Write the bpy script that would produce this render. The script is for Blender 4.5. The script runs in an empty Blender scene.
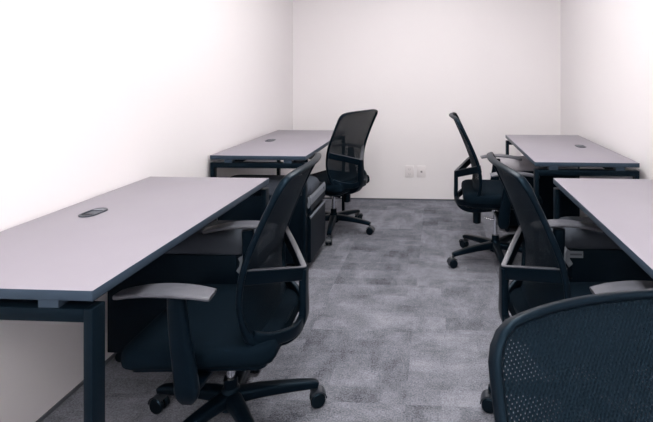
import bpy, bmesh, math, random
from mathutils import Vector, Matrix
random.seed(4)
PI = math.pi
SC = bpy.context.scene
COL = SC.collection

# ------------------------------------------------------------------ camera
cam_d = bpy.data.cameras.new('camera'); cam = bpy.data.objects.new('camera', cam_d); COL.objects.link(cam)
cam.location = (0, 0, 1.28)
cam.rotation_euler = (PI / 2, 0, math.atan(.055))
cam_d.sensor_width = 36; cam_d.lens = 36 * 470 / 653
cam_d.shift_x = -(411 - 326.5) / 653
cam_d.shift_y = (71 - 211) / 653
cam_d.clip_start = .02
SC.camera = cam

# ------------------------------------------------------------------ world, exposure
w = bpy.data.worlds.new('world'); SC.world = w; w.use_nodes = True
w.node_tree.nodes['Background'].inputs[0].default_value = (.6, .75, 1, 1)
w.node_tree.nodes['Background'].inputs[1].default_value = .3
SC.view_settings.view_transform = 'Standard'; SC.view_settings.look = 'None'
SC.view_settings.gamma = 1; SC.view_settings.use_curve_mapping = False
SC.view_settings.exposure = 1.03
LAMP = 9.0                                   # strength of the ceiling panels
LAMP_COL = (1.0, .965, .95)

# ------------------------------------------------------------------ materials
def nodes(name):
    m = bpy.data.materials.new(name); m.use_nodes = True
    nt = m.node_tree; return m, nt, nt.nodes['Principled BSDF']

def mat(name, col, rough=.5, metal=0, spec=.5, noise=0, nscale=40, bump=0, bscale=300, coat=0):
    m, nt, b = nodes(name)
    b.inputs['Roughness'].default_value = rough; b.inputs['Metallic'].default_value = metal
    b.inputs['Specular IOR Level'].default_value = spec
    b.inputs['Base Color'].default_value = (*col, 1)
    if coat: b.inputs['Coat Weight'].default_value = coat
    tc = nt.nodes.new('ShaderNodeTexCoord')
    if noise:
        n = nt.nodes.new('ShaderNodeTexNoise'); n.inputs['Scale'].default_value = nscale; n.inputs['Detail'].default_value = 4
        nt.links.new(tc.outputs['Object'], n.inputs['Vector'])
        mx = nt.nodes.new('ShaderNodeMix'); mx.data_type = 'RGBA'
        mx.inputs[6].default_value = (*[c * (1 - noise) for c in col], 1)
        mx.inputs[7].default_value = (*[min(1, c * (1 + noise)) for c in col], 1)
        nt.links.new(n.outputs['Fac'], mx.inputs[0]); nt.links.new(mx.outputs[2], b.inputs['Base Color'])
    if bump:
        n = nt.nodes.new('ShaderNodeTexNoise'); n.inputs['Scale'].default_value = bscale
        nt.links.new(tc.outputs['Object'], n.inputs['Vector'])
        bp = nt.nodes.new('ShaderNodeBump'); bp.inputs['Strength'].default_value = bump; bp.inputs['Distance'].default_value = .002
        nt.links.new(n.outputs['Fac'], bp.inputs['Height']); nt.links.new(bp.outputs['Normal'], b.inputs['Normal'])
    return m

M = {}
M['wall'] = mat('wall_paint', (.862, .836, .846), .45, spec=.35, noise=.012, nscale=2, bump=.08, bscale=60)
M['ceiling'] = mat('ceiling_paint', (.85, .84, .84), .9)
M['top'] = mat('laminate_top', (.285, .268, .308), .42, spec=.45, noise=.03, nscale=9)
M['edge'] = mat('laminate_edge', (.035, .052, .075), .4)
M['steel'] = mat('powder_coated_steel', (.0025, .006, .0100), .42, spec=.35)
M['ped'] = mat('pedestal_steel', (.0015, .004, .0075), .45, spec=.3)
M['handle'] = mat('grey_grip', (.15, .17, .20), .4)
M['cushion'] = mat('pedestal_cushion_fabric', (.045, .055, .072), .8, spec=.3, noise=.1, nscale=300, bump=.3, bscale=600)
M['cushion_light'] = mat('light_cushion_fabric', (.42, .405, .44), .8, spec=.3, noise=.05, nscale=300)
M['seat'] = mat('seat_fabric', (.0022, .0055, .0095), .85, spec=.25, noise=.2, nscale=400, bump=.4, bscale=700)
M['plastic'] = mat('black_plastic', (.0018, .0048, .0085), .36, spec=.4, bump=.05)
M['pad'] = mat('grey_arm_pad', (.095, .10, .118), .38, spec=.5, bump=.1, bscale=500)
M['chrome'] = mat('chrome', (.75, .76, .8), .18, metal=1)
M['wheel'] = mat('caster_plastic', (.002, .004, .006), .4)
M['hood'] = mat('caster_hood', (.02, .026, .034), .3)
M['plate'] = mat('outlet_plastic', (.80, .765, .77), .4)
M['slot'] = mat('outlet_slot', (.25, .24, .25), .6)
M['label'] = mat('label_paper', (.16, .18, .21), .6)
M['label_print'] = mat('label_print', (.05, .06, .08), .6)
M['base'] = mat('skirting_strip', (.10, .11, .13), .6)
M['grom'] = mat('cable_port_plastic', (.03, .04, .055), .35)
M['grom_in'] = mat('cable_port_opening', (.006, .008, .012), .7)
M['lampframe'] = mat('lamp_frame', (.8, .8, .8), .4)

DARK = (.42, .72, 1, 1)
for k_, lv in (('steel', .12), ('ped', .16), ('seat', .10), ('plastic', .14), ('wheel', .25), ('edge', .3)):
    b_ = M[k_].node_tree.nodes['Principled BSDF']
    b_.inputs['Specular IOR Level'].default_value = lv; b_.inputs['Specular Tint'].default_value = DARK

def emis(name, col, s):
    m, nt, b = nodes(name); b.inputs['Base Color'].default_value = (.8, .8, .8, 1)
    b.inputs['Emission Color'].default_value = (*col, 1); b.inputs['Emission Strength'].default_value = s
    return m
M['lamp'] = emis('lamp_diffuser', LAMP_COL, LAMP)

def mesh_fabric():
    m, nt, b = nodes('back_mesh_fabric'); N = nt.nodes.new; L = nt.links.new
    b.inputs['Base Color'].default_value = (.0025, .0065, .011, 1); b.inputs['Roughness'].default_value = .6
    b.inputs['Specular IOR Level'].default_value = .15; b.inputs['Specular Tint'].default_value = DARK
    tc = N('ShaderNodeTexCoord'); sx = N('ShaderNodeSeparateXYZ'); L(tc.outputs['Object'], sx.inputs[0])
    def mth(op, a, bb=None):
        n = N('ShaderNodeMath'); n.operation = op
        for i, v in enumerate((a, bb)):
            if v is None: continue
            if isinstance(v, (int, float)): n.inputs[i].default_value = v
            else: L(v, n.inputs[i])
        return n.outputs[0]
    k = PI / .0032
    p = mth('MULTIPLY', mth('SINE', mth('MULTIPLY', sx.outputs['Y'], k)), mth('SINE', mth('MULTIPLY', sx.outputs['Z'], k * .8)))
    hole = mth('GREATER_THAN', p, .80)
    tr = N('ShaderNodeBsdfTransparent'); mx = N('ShaderNodeMixShader')
    L(hole, mx.inputs[0]); L(b.outputs[0], mx.inputs[1]); L(tr.outputs[0], mx.inputs[2])
    bp = N('ShaderNodeBump'); bp.inputs['Strength'].default_value = .6; bp.inputs['Distance'].default_value = .001
    L(p, bp.inputs['Height']); L(bp.outputs[0], b.inputs['Normal'])
    L(mx.outputs[0], nt.nodes['Material Output'].inputs[0])
    return m
M['mesh'] = mesh_fabric()

def carpet():
    m, nt, b = nodes('carpet_tiles'); N = nt.nodes.new; L = nt.links.new
    b.inputs['Roughness'].default_value = .95; b.inputs['Specular IOR Level'].default_value = .15
    tc = N('ShaderNodeTexCoord')
    def noise(scale, detail, stretch=None, rough=.6):
        n = N('ShaderNodeTexNoise'); n.inputs['Scale'].default_value = scale; n.inputs['Detail'].default_value = detail
        n.inputs['Roughness'].default_value = rough
        if stretch:
            mp = N('ShaderNodeMapping'); mp.inputs['Scale'].default_value = stretch
            L(tc.outputs['Object'], mp.inputs[0]); L(mp.outputs[0], n.inputs['Vector'])
        else: L(tc.outputs['Object'], n.inputs['Vector'])
        return n.outputs['Fac']
    def mth(op, a, bb=None, cc=None, clamp=False):
        n = N('ShaderNodeMath'); n.operation = op; n.use_clamp = clamp
        for i, v in enumerate((a, bb, cc)):
            if v is None: continue
            if isinstance(v, (int, float)): n.inputs[i].default_value = v
            else: L(v, n.inputs[i])
        return n.outputs[0]
    # tile grid: 0.5 m tiles, each given its own tone and grain direction
    sx = N('ShaderNodeSeparateXYZ'); L(tc.outputs['Object'], sx.inputs[0])
    fx = mth('FLOOR', mth('DIVIDE', mth('ADD', sx.outputs['X'], .12), .5)); fy = mth('FLOOR', mth('DIVIDE', mth('ADD', sx.outputs['Y'], .2), .5))
    par = mth('MODULO', mth('ABSOLUTE', mth('ADD', fx, fy)), 2)
    cb = N('ShaderNodeCombineXYZ'); L(fx, cb.inputs[0]); L(fy, cb.inputs[1])
    wn = N('ShaderNodeTexWhiteNoise'); L(cb.outputs[0], wn.inputs['Vector'])
    pn = N('ShaderNodeTexWhiteNoise'); pc = N('ShaderNodeCombineXYZ')
    jit = mth('MULTIPLY', mth('FLOOR', mth('MULTIPLY', sx.outputs['Y'], 9)), .37)
    L(mth('FLOOR', mth('ADD', mth('MULTIPLY', sx.outputs['X'], 5.2), jit)), pc.inputs[0]); L(mth('FLOOR', mth('MULTIPLY', sx.outputs['Y'], 9)), pc.inputs[1])
    L(pc.outputs[0], pn.inputs['Vector'])
    n1 = noise(4.5, 4, (1, 1.7, 1), .65); n2 = noise(4.5, 4, (1.7, 1, 1), .65)
    mx = N('ShaderNodeMix'); L(par, mx.inputs[0]); L(n1, mx.inputs[2]); L(n2, mx.inputs[3])
    blot = mth('MULTIPLY_ADD', mth('SUBTRACT', mx.outputs[0], .5), 1.6, .5)
    fine = noise(150, 3, None, .7); mid = noise(30, 6, None, .85)
    v = mth('ADD', mth('MULTIPLY', blot, .5), mth('MULTIPLY', mid, .5))
    v = mth('ADD', v, mth('MULTIPLY', mth('SUBTRACT', wn.outputs['Value'], .5), .14))
    v = mth('ADD', v, mth('MULTIPLY', mth('SUBTRACT', pn.outputs['Value'], .5), .13))
    v = mth('ADD', v, mth('MULTIPLY', mth('SUBTRACT', fine, .5), 1.1))
    r = N('ShaderNodeValToRGB'); L(v, r.inputs[0])
    e = r.color_ramp.elements
    e[0].position = .12; e[0].color = (.024, .029, .039, 1); e[1].position = .82; e[1].color = (.30, .31, .355, 1)
    L(r.outputs[0], b.inputs['Base Color'])
    bp = N('ShaderNodeBump'); bp.inputs['Strength'].default_value = .5; bp.inputs['Distance'].default_value = .004
    L(fine, bp.inputs['Height']); L(bp.outputs[0], b.inputs['Normal'])
    return m
M['carpet'] = carpet()

# ------------------------------------------------------------------ helpers
def finish(name, bm, m, parent=None, smooth=38, loc=None, rotz=0):
    me = bpy.data.meshes.new(name)
    bmesh.ops.recalc_face_normals(bm, faces=bm.faces)
    bm.to_mesh(me); bm.free()
    for mm in (m if isinstance(m, (list, tuple)) else [m]): me.materials.append(mm)
    if smooth:
        me.polygons.foreach_set('use_smooth', [True] * len(me.polygons)); me.set_sharp_from_angle(angle=math.radians(smooth))
    o = bpy.data.objects.new(name, me); COL.objects.link(o)
    if parent: o.parent = parent
    if loc: o.location = loc
    if rotz: o.rotation_euler = (0, 0, rotz)
    return o

def box(bm, x0, x1, y0, y1, z0, z1, bev=0, seg=2, mi=0):
    r = bmesh.ops.create_cube(bm, size=1)
    vs = r['verts']
    for v in vs:
        v.co = Vector((x0 + (v.co.x + .5) * (x1 - x0), y0 + (v.co.y + .5) * (y1 - y0), z0 + (v.co.z + .5) * (z1 - z0)))
    fs = set(f for v in vs for f in v.link_faces)
    for f in fs: f.material_index = mi
    if bev:
        es = set(e for v in vs for e in v.link_edges)
        bmesh.ops.bevel(bm, geom=list(es), offset=bev, segments=seg, affect='EDGES', profile=.5)
    return bm

def loft(bm, loops, closed=True, cap=True):
    """loops: list of lists of points, same length."""
    L = [[bm.verts.new(p) for p in lp] for lp in loops]
    n = len(L[0])
    for a, b in zip(L, L[1:]):
        for i in range(n if closed else n - 1):
            j = (i + 1) % n
            bm.faces.new((a[i], a[j], b[j], b[i]))
    if cap:
        bm.faces.new(L[0]); bm.faces.new(L[-1])
    return L

def rrect(w, d, r, seg=6, cx=0, cy=0):
    """rounded rectangle points in a plane, full sizes w (first axis) and d."""
    pts = []
    for k, (sx, sy) in enumerate(((1, 1), (-1, 1), (-1, -1), (1, -1))):
        for i in range(seg + 1):
            a = (k + i / seg) * PI / 2
            pts.append((cx + sx * (w / 2 - r) + r * math.cos(a), cy + sy * (d / 2 - r) + r * math.sin(a)))
    return pts

def tube(bm, path, ws, hs, up=Vector((0, 0, 1)), r=.35, cap=True, closed=False, seg=3):
    """sweep a rounded-rect section; ws across (side), hs along 'up-ish' normal."""
    P = [Vector(p) for p in path]; n = len(P)
    loops = []
    for i, p in enumerate(P):
        if closed: t = (P[(i + 1) % n] - P[i - 1]).normalized()
        else: t = (P[min(i + 1, n - 1)] - P[max(i - 1, 0)]).normalized()
        u = up(i) if callable(up) else up
        s = t.cross(u).normalized(); nn = s.cross(t).normalized()
        w_ = ws[i] if isinstance(ws, (list, tuple)) else ws
        h_ = hs[i] if isinstance(hs, (list, tuple)) else hs
        loops.append([p + s * a + nn * b for a, b in rrect(w_, h_, min(w_, h_) * r, seg)])
    if closed: loops.append(loops[0][:])
    L = loft(bm, loops, cap=cap and not closed)
    if closed: bmesh.ops.remove_doubles(bm, verts=bm.verts, dist=1e-6)
    return bm

def cyl(bm, c, r, h, axis='Z', seg=20, r2=None, bev=0):
    c = Vector(c); r2 = r if r2 is None else r2
    prof = [(-h / 2, r), (h / 2, r2)]
    if bev: prof = [(-h / 2, r - bev), (-h / 2 + bev, r), (h / 2 - bev, r2), (h / 2, r2 - bev)]
    loops = []
    for t, rr in prof:
        lp = []
        for i in range(seg):
            a = 2 * PI * i / seg; x, y = rr * math.cos(a), rr * math.sin(a)
            lp.append(c + (Vector((x, y, t)) if axis == 'Z' else Vector((t, x, y)) if axis == 'X' else Vector((x, t, y))))
        loops.append(lp)
    loft(bm, loops); return bm

def spline(ctrl, n):
    """Catmull-Rom through control points -> n samples."""
    P = [Vector(c) for c in ctrl]; P = [2 * P[0] - P[1]] + P + [2 * P[-1] - P[-2]]
    out = []; m = len(ctrl) - 1
    for i in range(n):
        t = i / (n - 1) * m; k = min(int(t), m - 1); f = t - k
        a, b, c, d = P[k:k + 4]
        out.append(.5 * ((2 * b) + (c - a) * f + (2 * a - 5 * b + 4 * c - d) * f * f + (3 * b - a - 3 * c + d) * f ** 3))
    return out

def lerp1(tab, x):
    for (x0, y0), (x1, y1) in zip(tab, tab[1:]):
        if x <= x1: f = (x - x0) / (x1 - x0); f = max(0, f); return y0 + (y1 - y0) * f
    return tab[-1][1]

def empty(name, loc, rotz=0):
    o = bpy.data.objects.new(name, None); COL.objects.link(o); o.location = loc; o.rotation_euler = (0, 0, rotz)
    o.empty_display_size = .1; return o

def tag(o, label, cat, group=None):
    o['label'] = label; o['category'] = cat
    if group: o['group'] = group
    return o

def copy_tree(o, parent=None):
    c = o.copy(); COL.objects.link(c)
    if parent: c.parent = parent
    for ch in list(o.children): copy_tree(ch, c)
    return c

def struct(name, bm, m, smooth=0):
    o = finish(name, bm, m, smooth=smooth); o['kind'] = 'structure'; return o

# ------------------------------------------------------------------ room
XL, XR, YB, YF, ZC = -1.447, 1.205, 4.655, -2.4, 2.55
T = .1
struct('floor', box(bmesh.new(), XL - T, XR + T, YF - T, YB + T, -.1, 0), M['carpet'])
struct('ceiling', box(bmesh.new(), XL - T, XR + T, YF - T, YB + T, ZC, ZC + .1), M['ceiling'])
struct('wall_left', box(bmesh.new(), XL - T, XL, YF, YB, 0, ZC), M['wall'])
struct('wall_right', box(bmesh.new(), XR, XR + T, YF, YB, 0, ZC), M['wall'])
struct('wall_back', box(bmesh.new(), XL - T, XR + T, YB, YB + T, 0, ZC), M['wall'])
struct('wall_front', box(bmesh.new(), XL - T, XR + T, YF - T, YF, 0, ZC), M['wall'])
struct('baseboard_back', box(bmesh.new(), XL + .006, XR - .006, YB - .006, YB, 0, .014), M['base'])
struct('baseboard_left', box(bmesh.new(), XL, XL + .006, YF, YB, 0, .014), M['base'])
struct('baseboard_right', box(bmesh.new(), XR - .006, XR, YF, YB, 0, .014), M['base'])

# ------------------------------------------------------------------ desks
def stadium(L_, W_, n=10):
    pts = []
    for i in range(n + 1):
        a = PI * i / n; pts.append((W_ / 2 * math.cos(a), (L_ - W_) / 2 + W_ / 2 * math.sin(a)))
    for i in range(n + 1):
        a = PI + PI * i / n; pts.append((W_ / 2 * math.cos(a), -(L_ - W_) / 2 + W_ / 2 * math.sin(a)))
    return pts

def make_desk(xc, y0, length, width, wall_side):
    """origin on the floor under the desk centre; wall_side -1 = wall to the left."""
    t = empty('office_desk', (xc, y0 + length / 2, 0))
    hx, hy = width / 2, length / 2
    bm = box(bmesh.new(), -hx, hx, -hy, hy, .724, .75, .0022, 2)
    for f in bm.faces: f.material_index = 0 if f.normal.z > .9 else 1
    finish('desktop', bm, [M['top'], M['edge']], t, 30)
    # frame legs, end beams, long rails, spacers that lift the top off the frame
    lx, ly = .023, .045; ix = hx - .0005; iy = hy - .0005
    for sx in (-1, 1):
        for sy in (-1, 1):
            xa, xb = sorted((sx * ix, sx * (ix - lx))); ya, yb = sorted((sy * iy, sy * (iy - ly)))
            lg = finish('leg', box(bmesh.new(), xa, xb, ya, yb, .008, .704, .002), M['steel'], t)
            finish('foot_glide', cyl(bmesh.new(), ((xa + xb) / 2, (ya + yb) / 2, .004), .013, .008), M['wheel'], lg)
    for sy in (-1, 1):
        ya, yb = sorted((sy * iy, sy * (iy - ly)))
        finish('cross_beam', box(bmesh.new(), -ix + lx, ix - lx, ya, yb, .672, .704, .002), M['steel'], t)
        for xs in ((.19,) if sy < 0 else (.17,)):
            for s in (-1, 1):
                finish('spacer', box(bmesh.new(), s * xs - .026, s * xs + .026, ya + .004, yb - .004, .704, .724), M['edge'], t)
    for s in (-1, 1):
        x = s * (hx - .10)
        finish('rail', box(bmesh.new(), x - .02, x + .02, -iy + ly, iy - ly, .668, .704, .002), M['steel'], t)
    # cable port
    g = bmesh.new(); gx = wall_side * (hx - .158)
    out = stadium(.112, .064); inn = stadium(.094, .046)
    loft(g, [[(gx + a, b, .7505) for a, b in out], [(gx + a, b, .7535) for a, b in out],
             [(gx + a * .96, b * .98, .7545) for a, b in out], [(gx + a, b, .7545) for a, b in inn], [(gx + a, b, .7512) for a, b in inn]], cap=True)
    port = finish('cable_port', g, M['grom'], t, 30)
    g = bmesh.new(); lid = [(gx + a * .98, b * .98) for a, b in stadium(.094, .046) if b > -.018]
    loft(g, [[(a, b, .7516) for a, b in lid], [(a, b, .7538) for a, b in lid]])
    finish('port_lid', g, mat_lid, port, 30)
    g = bmesh.new(); box(g, gx - .019, gx + .019, -.041, -.019, .7512, .7528)
    finish('port_opening', g, M['grom_in'], port, 0)
    return t
mat_lid = mat('port_lid_plastic', (.13, .15, .18), .3)

D = {}
D['NL'] = tag(make_desk(-1.134, 1.089, 1.197, .61, -1), 'mauve grey desk along the left wall, nearer to camera, oval cable port on top', 'desk', 'office desks')
D['FL'] = tag(make_desk(-1.120, 2.882, 1.272, .61, -1), 'mauve grey desk by the left wall, behind the nearer left desk', 'desk', 'office desks')
D['FR'] = tag(make_desk(.868, 2.772, 1.180, .595, 1), 'mauve grey desk along the right wall near the back wall, behind the nearer right desk', 'desk', 'office desks')
D['NR'] = tag(make_desk(.875, 1.16, 1.204, .60, 1), 'mauve grey desk by the right wall, cut off by the right photo edge', 'desk', 'office desks')

# ------------------------------------------------------------------ pedestals: fronts face +X
def caster_mesh(bm, x, y, r=.022, wd=.03):
    for s in (-1, 1): cyl(bm, (x, y + s * wd * .3, r), r, wd * .35, 'Y', 18, bev=.003)
    return bm

def make_pedestal(cs=1):
    t = empty('drawer_pedestal', (0, 0, 0))
    d0, d1, hw, zb, zt = -.605, -.03, .195, .055, .490
    finish('body', box(bmesh.new(), d0, d1, -hw, hw, zb, zt, .004), M['ped'], t)
    # cushion with rolled edges
    bm = bmesh.new(); loops = []
    prof = [(.004, .490), (0, .497), (0, .525)] + [(.050 * (1 - math.cos(a)), .525 + .050 * math.sin(a)) for a in [PI / 2 * q / 7 for q in range(1, 8)]]
    for ins, z in prof:
        loops.append([(-.306 + a_, -.075 * cs + b_, z) for a_, b_ in rrect(.612 - 2 * ins, .24 - 2 * ins, .03 + ins * .3, 6)])
    loft(bm, loops)
    finish('seat_cushion', bm, M['cushion'], t, 60)
    # drawer fronts, each with a bevelled grip at its lower edge
    for i, (za, zb_) in enumerate(((.360, .487), (.066, .356))):
        bm = bmesh.new()
        prof = [(-.03, za), (-.004, za + .022 if i < 1 else za), (0, za + .028 if i < 1 else za + .004), (0, zb_ - .02), (-.008, zb_), (-.03, zb_)]
        loft(bm, [[(a, y, b) for a, b in prof] for y in (-hw + .003, hw - .003)])
        dr = finish('drawer', bm, M['ped'], t, 20)
        # grey end caps / grip strips
        bm = bmesh.new()
        if i == 0:
            pr_ = [(-.024, .478), (-.006, .489), (.002, .470), (.002, .432), (-.014, .408), (-.032, .424), (-.018, .445), (-.016, .462)]
            loft(bm, [[(a, y, b) for a, b in pr_] for y in (-hw + .0005, hw - .0005)])
        else:
            box(bm, -.010, .003, -hw + .003, hw - .003, zb_ - .012, zb_ + .001, .002)
        finish('grip', bm, M['handle'], dr, 20)
    bm = cyl(bmesh.new(), (.0015, .14, .46), .008, .003, 'X')
    finish('lock', bm, M['chrome'], t)
    for x in (d0 + .04, d1 - .03):
        for y in (-hw + .035, hw - .035):
            bm = caster_mesh(bmesh.new(), x, y); box(bm, x - .012, x + .012, y - .003, y + .003, .02, .056)
            finish('caster', bm, M['wheel'], t)
    return t

p0 = make_pedestal()
p1 = make_pedestal(-1)
P = {'NL': p0, 'FL': copy_tree(p0), 'NR': p1, 'FR': copy_tree(p1)}
P['NL'].location = (-.826, 1.965 + .197, 0)
P['FL'].location = (-.797, 2.932 + .197, 0)
P['FR'].location = (.500, 3.75 + .197, 0); P['FR'].rotation_euler.z = PI
P['NR'].location = (.572, 2.12 + .197, 0); P['NR'].rotation_euler.z = PI
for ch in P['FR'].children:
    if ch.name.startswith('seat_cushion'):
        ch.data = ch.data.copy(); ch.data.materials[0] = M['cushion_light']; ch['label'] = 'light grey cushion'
tag(P['NL'], 'black drawer pedestal with grey grip and rounded top under the nearer left desk', 'drawer unit', 'drawer pedestals')
tag(P['FL'], 'black drawer pedestal with drawers facing the aisle under the far left desk', 'drawer unit', 'drawer pedestals')
tag(P['FR'], 'black drawer pedestal with light cushioned top under the far right desk', 'drawer unit', 'drawer pedestals')
tag(P['NR'], 'black drawer pedestal with small label under the nearer right desk', 'drawer unit', 'drawer pedestals')
# the pedestal by the nearer right desk carries a paper label on its side
bm = bmesh.new(); box(bm, -.075, -.012, .196, .1975, .452, .482)
lb = finish('label_sticker', bm, M['label'], P['NR'], 0); lb['label'] = 'small pale sticker with a dark printed line'
bm = bmesh.new(); box(bm, -.069, -.018, .1975, .1979, .463, .471)
finish('print_line', bm, M['label_print'], lb, 0)

# ------------------------------------------------------------------ task chair, facing +X
BP = [(.375, -.188), (.43, -.133), (.52, -.115), (.60, -.120), (.68, -.140), (.80, -.190), (.94, -.258)]   # z -> x of the back's side edges
BPs = spline([(x, 0, z) for z, x in BP], 60)
def bx_(z):
    for a, b in zip(BPs, BPs[1:]):
        if z <= b.z: f = (z - a.z) / (b.z - a.z); return a.x + (b.x - a.x) * f
    return BPs[-1].x
HW = [(.375, .190), (.43, .215), (.55, .235), (.70, .245), (.94, .245)]
ZA, ZB = .378, .940
def back_pt(u, v, off=0, bulge=.042, arch=.018):
    """u in -1..1 across, v in 0..1 up; rounded corners through row width."""
    z = ZA + (ZB - ZA) * v
    hw = lerp1(HW, z)
    for rr, d in ((.034, ZB - z), (.05, z - ZA)):
        if d < rr: hw -= rr - math.sqrt(max(0, rr * rr - (rr - d) ** 2))
    q = 1 - (u * hw / .245) ** 2
    top = max(0, (v - .55) / .45)
    bot = max(0, (.25 - v) / .25)
    return Vector((bx_(z) - bulge * q * (1 - .5 * bot) - off, u * hw, z + arch * (1 - (u * hw / .245) ** 4) * top - .0 * bot))

VS = [0, .006, .02, .05, .09] + [.13 + .74 * i / 14 for i in range(15)] + [.91, .94, .965, .985, .996, 1]
US = [-1 + 2 * i / 16 for i in range(17)]

def make_chair():
    t = empty('office_chair', (0, 0, 0))
    up_parts = []
    def U(o): up_parts.append(o); return o
    # backrest frame: rim swept round the outline
    ring = [back_pt(1, v) for v in VS] + [back_pt(u, 1) for u in US[::-1][1:-1]] + [back_pt(-1, v) for v in VS[::-1]] + [back_pt(u, 0) for u in US[1:-1]]
    # resample evenly
    seg = []; n = len(ring)
    acc = [0]
    for i in range(n): acc.append(acc[-1] + (ring[(i + 1) % n] - ring[i]).length)
    N_ = 110; rs = []
    for k in range(N_):
        s = acc[-1] * k / N_; j = max(i for i in range(n) if acc[i] <= s); dl = acc[j + 1] - acc[j]
        rs.append(ring[j].lerp(ring[(j + 1) % n], (s - acc[j]) / dl if dl > 1e-9 else 0))
    cen = Vector((0, 0, 0))
    for p in rs: cen += p / N_
    ws = []
    for p in rs:
        topness = max(0, (p.z - .90) / .05); botness = max(0, (.50 - p.z) / .12)
        ws.append(.013 - .001 * min(1, topness) + .022 * min(1, botness))
    loops = []
    for i, p in enumerate(rs):
        tg = (rs[(i + 1) % N_] - rs[i - 1]).normalized()
        # thickness direction ~ sheet normal, width direction in the sheet
        nrm = tg.cross(Vector((cen.x - p.x, cen.y - p.y, cen.z - p.z))).normalized()
        if nrm.x < 0: nrm = -nrm
        s = nrm.cross(tg).normalized()
        if s.dot(cen - p) < 0: s = -s
        loops.append([p + s * (a + ws[i] / 2 - .003) + nrm * b for a, b in rrect(ws[i], .022 + .004 * min(1, max(0, (p.z - .88) / .04)), .007, 3)])
    bm = bmesh.new(); loops.append(loops[0][:]); loft(bm, loops, cap=False); bmesh.ops.remove_doubles(bm, verts=bm.verts, dist=1e-6)
    U(finish('backrest_frame', bm, M['plastic'], t, 45))
    # mesh sheet
    bm = bmesh.new()
    for lay in (-.004,):
        g = [[bm.verts.new(back_pt(u * .992, .004 + .992 * v, lay)) for u in US] for v in VS]
        for r0, r1 in zip(g, g[1:]):
            for i in range(len(US) - 1): bm.faces.new((r0[i], r0[i + 1], r1[i + 1], r1[i]))
    U(finish('back_mesh', bm, M['mesh'], t, 80))
    # crossbar bowed behind the back, dipping to the spine
    cb = spline([(-.125, -.226, .636), (-.195, -.118, .598), (-.255, -.018, .562), (-.263, 0, .558), (-.255, .018, .562), (-.195, .118, .598), (-.125, .226, .636)], 37)
    bm = tube(bmesh.new(), cb, .024, .044, r=.2)
    xb = U(finish('back_crossbar', bm, M['plastic'], t, 45))
    bm = tube(bmesh.new(), [p + Vector((0, 0, .0225)) for p in cb], .019, .004, r=.3)
    finish('crossbar_highlight', bm, M['pad'], xb, 45)  # grey strip stands in for the glossy highlight along the bar's top
    sp = spline([(-.264, 0, .575), (-.264, 0, .49), (-.262, 0, .40), (-.225, 0, .345), (-.15, 0, .325), (-.03, 0, .335)], 26)
    bm = tube(bmesh.new(), sp, [.045 + .035 * min(1, i / 18) for i in range(26)], [.026 + .012 * min(1, max(0, (i - 8) / 8)) for i in range(26)], up=lambda i: Vector((1, 0, 0)) if i < 14 else Vector((0.3, 0, 1)), r=.3)
    U(finish('back_spine', bm, M['plastic'], t, 45))
    # lower yoke: joins the backrest's foot to the spine
    bm = bmesh.new()
    for s in (-1, 1):
        tube(bm, spline([(-.262, s * .01, .40), (-.25, s * .08, .392), (-.20, s * .16, .41), (-.15, s * .20, .435)], 12), .022, .040, r=.3)
    U(finish('back_yoke', bm, M['plastic'], t, 45))
    # seat cushion
    def seatloops(prof, cx, w0, d0, r, crown):
        lo = []
        for ins, z in prof:
            pts = []
            for x, y in rrect(w0 - 2 * ins, d0 - 2 * ins, max(.02, r - ins), 8, cx, 0):
                f = max(0, (x - cx) / (w0 / 2)); taper = 1 - .05 * max(0, -(x - cx) / (w0 / 2)) * 1.6
                pts.append((x, y * taper, z - crown * f ** 2.5))
            lo.append(pts)
        return lo
    bm = bmesh.new(); cx, w0, d0 = .025, .49, .49
    pr_ = [(.05, .350), (.014, .353), (.003, .362), (0, .375), (.002, .398), (.008, .410), (.022, .417), (.06, .420), (.15, .419), (.20, .418)]
    loft(bm, seatloops(pr_, cx, w0, d0, .06, .010))
    U(finish('seat', bm, M['seat'], t, 60))
    bm = bmesh.new(); loft(bm, seatloops([(.09, .318), (.05, .322), (.03, .335), (.028, .356)], cx, w0, d0, .06, .008))
    U(finish('seat_pan', bm, M['plastic'], t, 50))
    bm = box(bmesh.new(), -.10, .07, -.06, .06, .275, .325, .012)
    mech = U(finish('tilt_mechanism', bm, M['plastic'], t))
    bm = cyl(bmesh.new(), (-.125, -.01, .275), .027, .085, 'Z', 22, bev=.005)
    U(finish('tension_knob', bm, M['wheel'], t))
    bm = tube(bmesh.new(), spline([(.01, -.05, .318), (.01, -.14, .315), (.012, -.20, .308), (.014, -.235, .308)], 10), .014, .007, r=.4)
    U(finish('height_lever', bm, M['plastic'], t))
    bm = cyl(bmesh.new(), (0, 0, .235), .015, .18, 'Z', 20)
    U(finish('gas_piston', bm, M['chrome'], t))
    bm = tube(bmesh.new(), [(-.065, .01, .262), (-.03, 0, .256), (.03, 0, .256), (.065, -.01, .262)], .022, .008, r=.4)
    U(finish('adjuster_paddle', bm, M['chrome'], t))
    # arms
    for s in (-1, 1):
        y = s * .290
        path = spline([(.046, y, .610), (.042, y, .56), (.034, y, .48), (.022, y, .40), (.014, y, .335), (.014, y * .98, .288)], 18)
        fw = [1] * 15 + [.93, .78, .5]
        bm = tube(bmesh.new(), path, [.034 * f for f in fw], [(.050 + .028 * (i / 17)) * fw[i] for i in range(18)], up=Vector((1, 0, 0)), r=.42)
        tube(bm, [(.015, y * 1.0, .318), (.015, y * .8, .312), (.01, s * .05, .312)], .055, .022, r=.4)
        ar = U(finish('armrest', bm, M['plastic'], t, 50))
        pth = spline([(-.068, y * 1.03, .617), (-.01, y * 1.04, .627), (.07, y * 1.03, .630), (.15, y * 1.0, .623), (.225, y * .97, .608)], 22)
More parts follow.
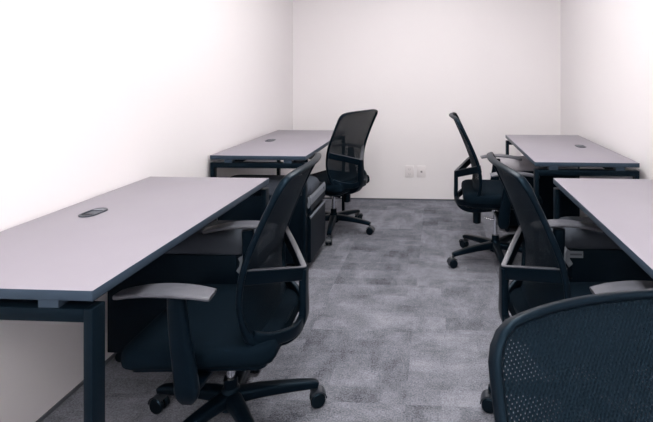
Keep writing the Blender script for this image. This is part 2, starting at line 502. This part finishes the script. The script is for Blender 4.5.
        wd = [.058 + .018 * math.sin(PI * min(1, (i + 2) / 23)) for i in range(22)]; wd[0] = .060; wd[-1] = .050
        bm = tube(bmesh.new(), pth, wd, .014, r=.45)
        finish('arm_pad', bm, M['pad'], ar, 50)
    # five-star base
    bm = cyl(bmesh.new(), (0, 0, .110), .040, .075, 'Z', 24, r2=.031, bev=.006); cyl(bm, (0, 0, .155), .025, .05, 'Z', 20, r2=.024)
    lows = [finish('base_hub', bm, M['plastic'], t)]
    lm = tube(bmesh.new(), spline([(.02, 0, .112), (.10, 0, .110), (.20, 0, .100), (.285, 0, .088), (.310, 0, .080)], 14), [.056 - .026 * i / 13 for i in range(14)], [.046 - .024 * i / 13 for i in range(14)], r=.3)
    leg0 = finish('base_leg', lm, M['plastic'], t, 45)
    bm = bmesh.new()
    for s in (-1, 1): cyl(bm, (.310, s * .014, .028), .028, .019, 'Y', 22, bev=.004)
    c0 = finish('caster', bm, M['wheel'], leg0)
    bm = bmesh.new(); cyl(bm, (.307, 0, .060), .007, .03, 'Z', 12)
    # hood over the wheels
    arc = [(.300 + .032 * math.cos(a), 0, .030 + .032 * math.sin(a)) for a in [PI * .05 + PI * .72 * i / 9 for i in range(10)]]
    tube(bm, arc, .044, .005, up=Vector((0, 1, 0)), r=.3) if False else None
    loops = []
    for a in [PI * .02 + PI * .75 * i / 9 for i in range(10)]:
        cx_, cz_ = math.cos(a), math.sin(a)
        loops.append([(.310 + r_ * cx_, yy, .030 + r_ * cz_) for r_, yy in ((.029, -.022), (.034, -.022), (.034, .022), (.029, .022))])
    loft(bm, loops)
    c1 = finish('caster_hood', bm, M['hood'], leg0)
    legs = [leg0]
    for k in range(1, 5): legs.append(copy_tree(leg0, t))
    for k, l in enumerate(legs): l.rotation_euler.z = k * 2 * PI / 5
    for o in up_parts: o['up'] = 1
    return t

def pose_chair(c, x, y, rot, base_rot, dz):
    """rot, base_rot in world degrees; dz raises everything above the gas lift."""
    c.location = (x, y, 0); c.rotation_euler.z = math.radians(rot)
    k = 0
    for ch in c.children:
        if ch.get('up'): ch.location.z = dz
        if ch.name.startswith('base_leg'):
            ch.rotation_euler.z = math.radians(base_rot - rot) + k * 2 * PI / 5; k += 1

chair0 = make_chair()
CH = {'A': chair0}
for k in 'CDEF': CH[k] = copy_tree(chair0)
pose_chair(CH['A'], -.740, 1.652, 182, 24, 0)
pose_chair(CH['C'], .503, 1.735, 6, 170, 0)
pose_chair(CH['D'], -.825, 3.725, 154, -84, .015)
pose_chair(CH['E'], .393, 3.185, 0, 201, .028)
for ch in CH['E'].children:
    if ch.name.split('.')[0] in ('seat', 'seat_pan', 'tilt_mechanism'): ch.location.z = .085
pose_chair(CH['F'], .357, .408, -79, 30, 0)
for c in CH.values():
    for ch in c.children:
        if 'up' in ch: del ch['up']
G = 'office chairs'
tag(CH['A'], 'black mesh office chair with grey arm pads in left foreground, facing the near left desk', 'office chair', G)
tag(CH['C'], 'black mesh office chair tucked at the near right desk, behind the cropped foreground chair', 'office chair', G)
tag(CH['D'], 'black see-through mesh chair turned at an angle by the far left desk', 'office chair', G)
tag(CH['E'], 'black office chair seen from the side at the far right desk, before the back wall', 'office chair', G)
tag(CH['F'], 'black mesh backrest chair in the bottom right corner, cut off by the frame', 'office chair', G)

# ------------------------------------------------------------------ outlets on the back wall
def outlet(x, two):
    t = empty('wall_outlet', (x, YB, .284))
    finish('cover_plate', box(bmesh.new(), -.043, .043, -.007, 0, -.057, .057, .003), M['plate'], t)
    if two:
        for z in (-.024, .024):
            bm = bmesh.new()
            for a, b, c, d in ((-.009, -.006, -.006, .006), (.006, .009, -.005, .005), (-.002, .002, -.013, -.009)): box(bm, a, b, -.0078, -.007, z + c, z + d)
            finish('socket', bm, M['slot'], t, 0)
    else:
        finish('socket', box(bmesh.new(), -.009, .009, -.0085, -.007, -.009, .009, .0006), M['slot'], t, 0)
    return t
tag(outlet(-.271, True), 'white wall outlet plate low on the back wall, left of the two', 'outlet', 'plates on the back wall')
tag(outlet(-.152, False), 'white wall outlet plate low on the back wall, right of the two', 'outlet', 'plates on the back wall')

# ------------------------------------------------------------------ ceiling light panels
def light_panel():
    t = empty('ceiling_light', (0, 0, 0))
    bm = bmesh.new()
    for a in (box,):
        a(bm, -.30, .30, -.60, -.58, -.02, 0); a(bm, -.30, .30, .58, .60, -.02, 0); a(bm, -.30, -.28, -.58, .58, -.02, 0); a(bm, .28, .30, -.58, .58, -.02, 0)
    finish('frame', bm, M['lampframe'], t, 0)
    finish('diffuser', box(bmesh.new(), -.28, .28, -.58, .58, -.012, -.004), M['lamp'], t, 0)
    return t
l0 = light_panel()
names = ['flat white ceiling light panel over the back end of the aisle', 'flat white ceiling light panel over the middle of the aisle',
         'added flat white light panel, unseen, at the front end, by the left wall',
         'added flat white light panel, unseen, at the front end, by the right wall']
for i, (x, y) in enumerate(((-.12, 2.8), (-.12, .8), (-.70, -1.3), (.46, -1.3))):  # last two: unseen pair added behind the camera to brighten the near end
    l = l0 if i == 0 else copy_tree(l0)
    l.location = (x, y, ZC); tag(l, names[i], 'ceiling light', 'ceiling light panels')
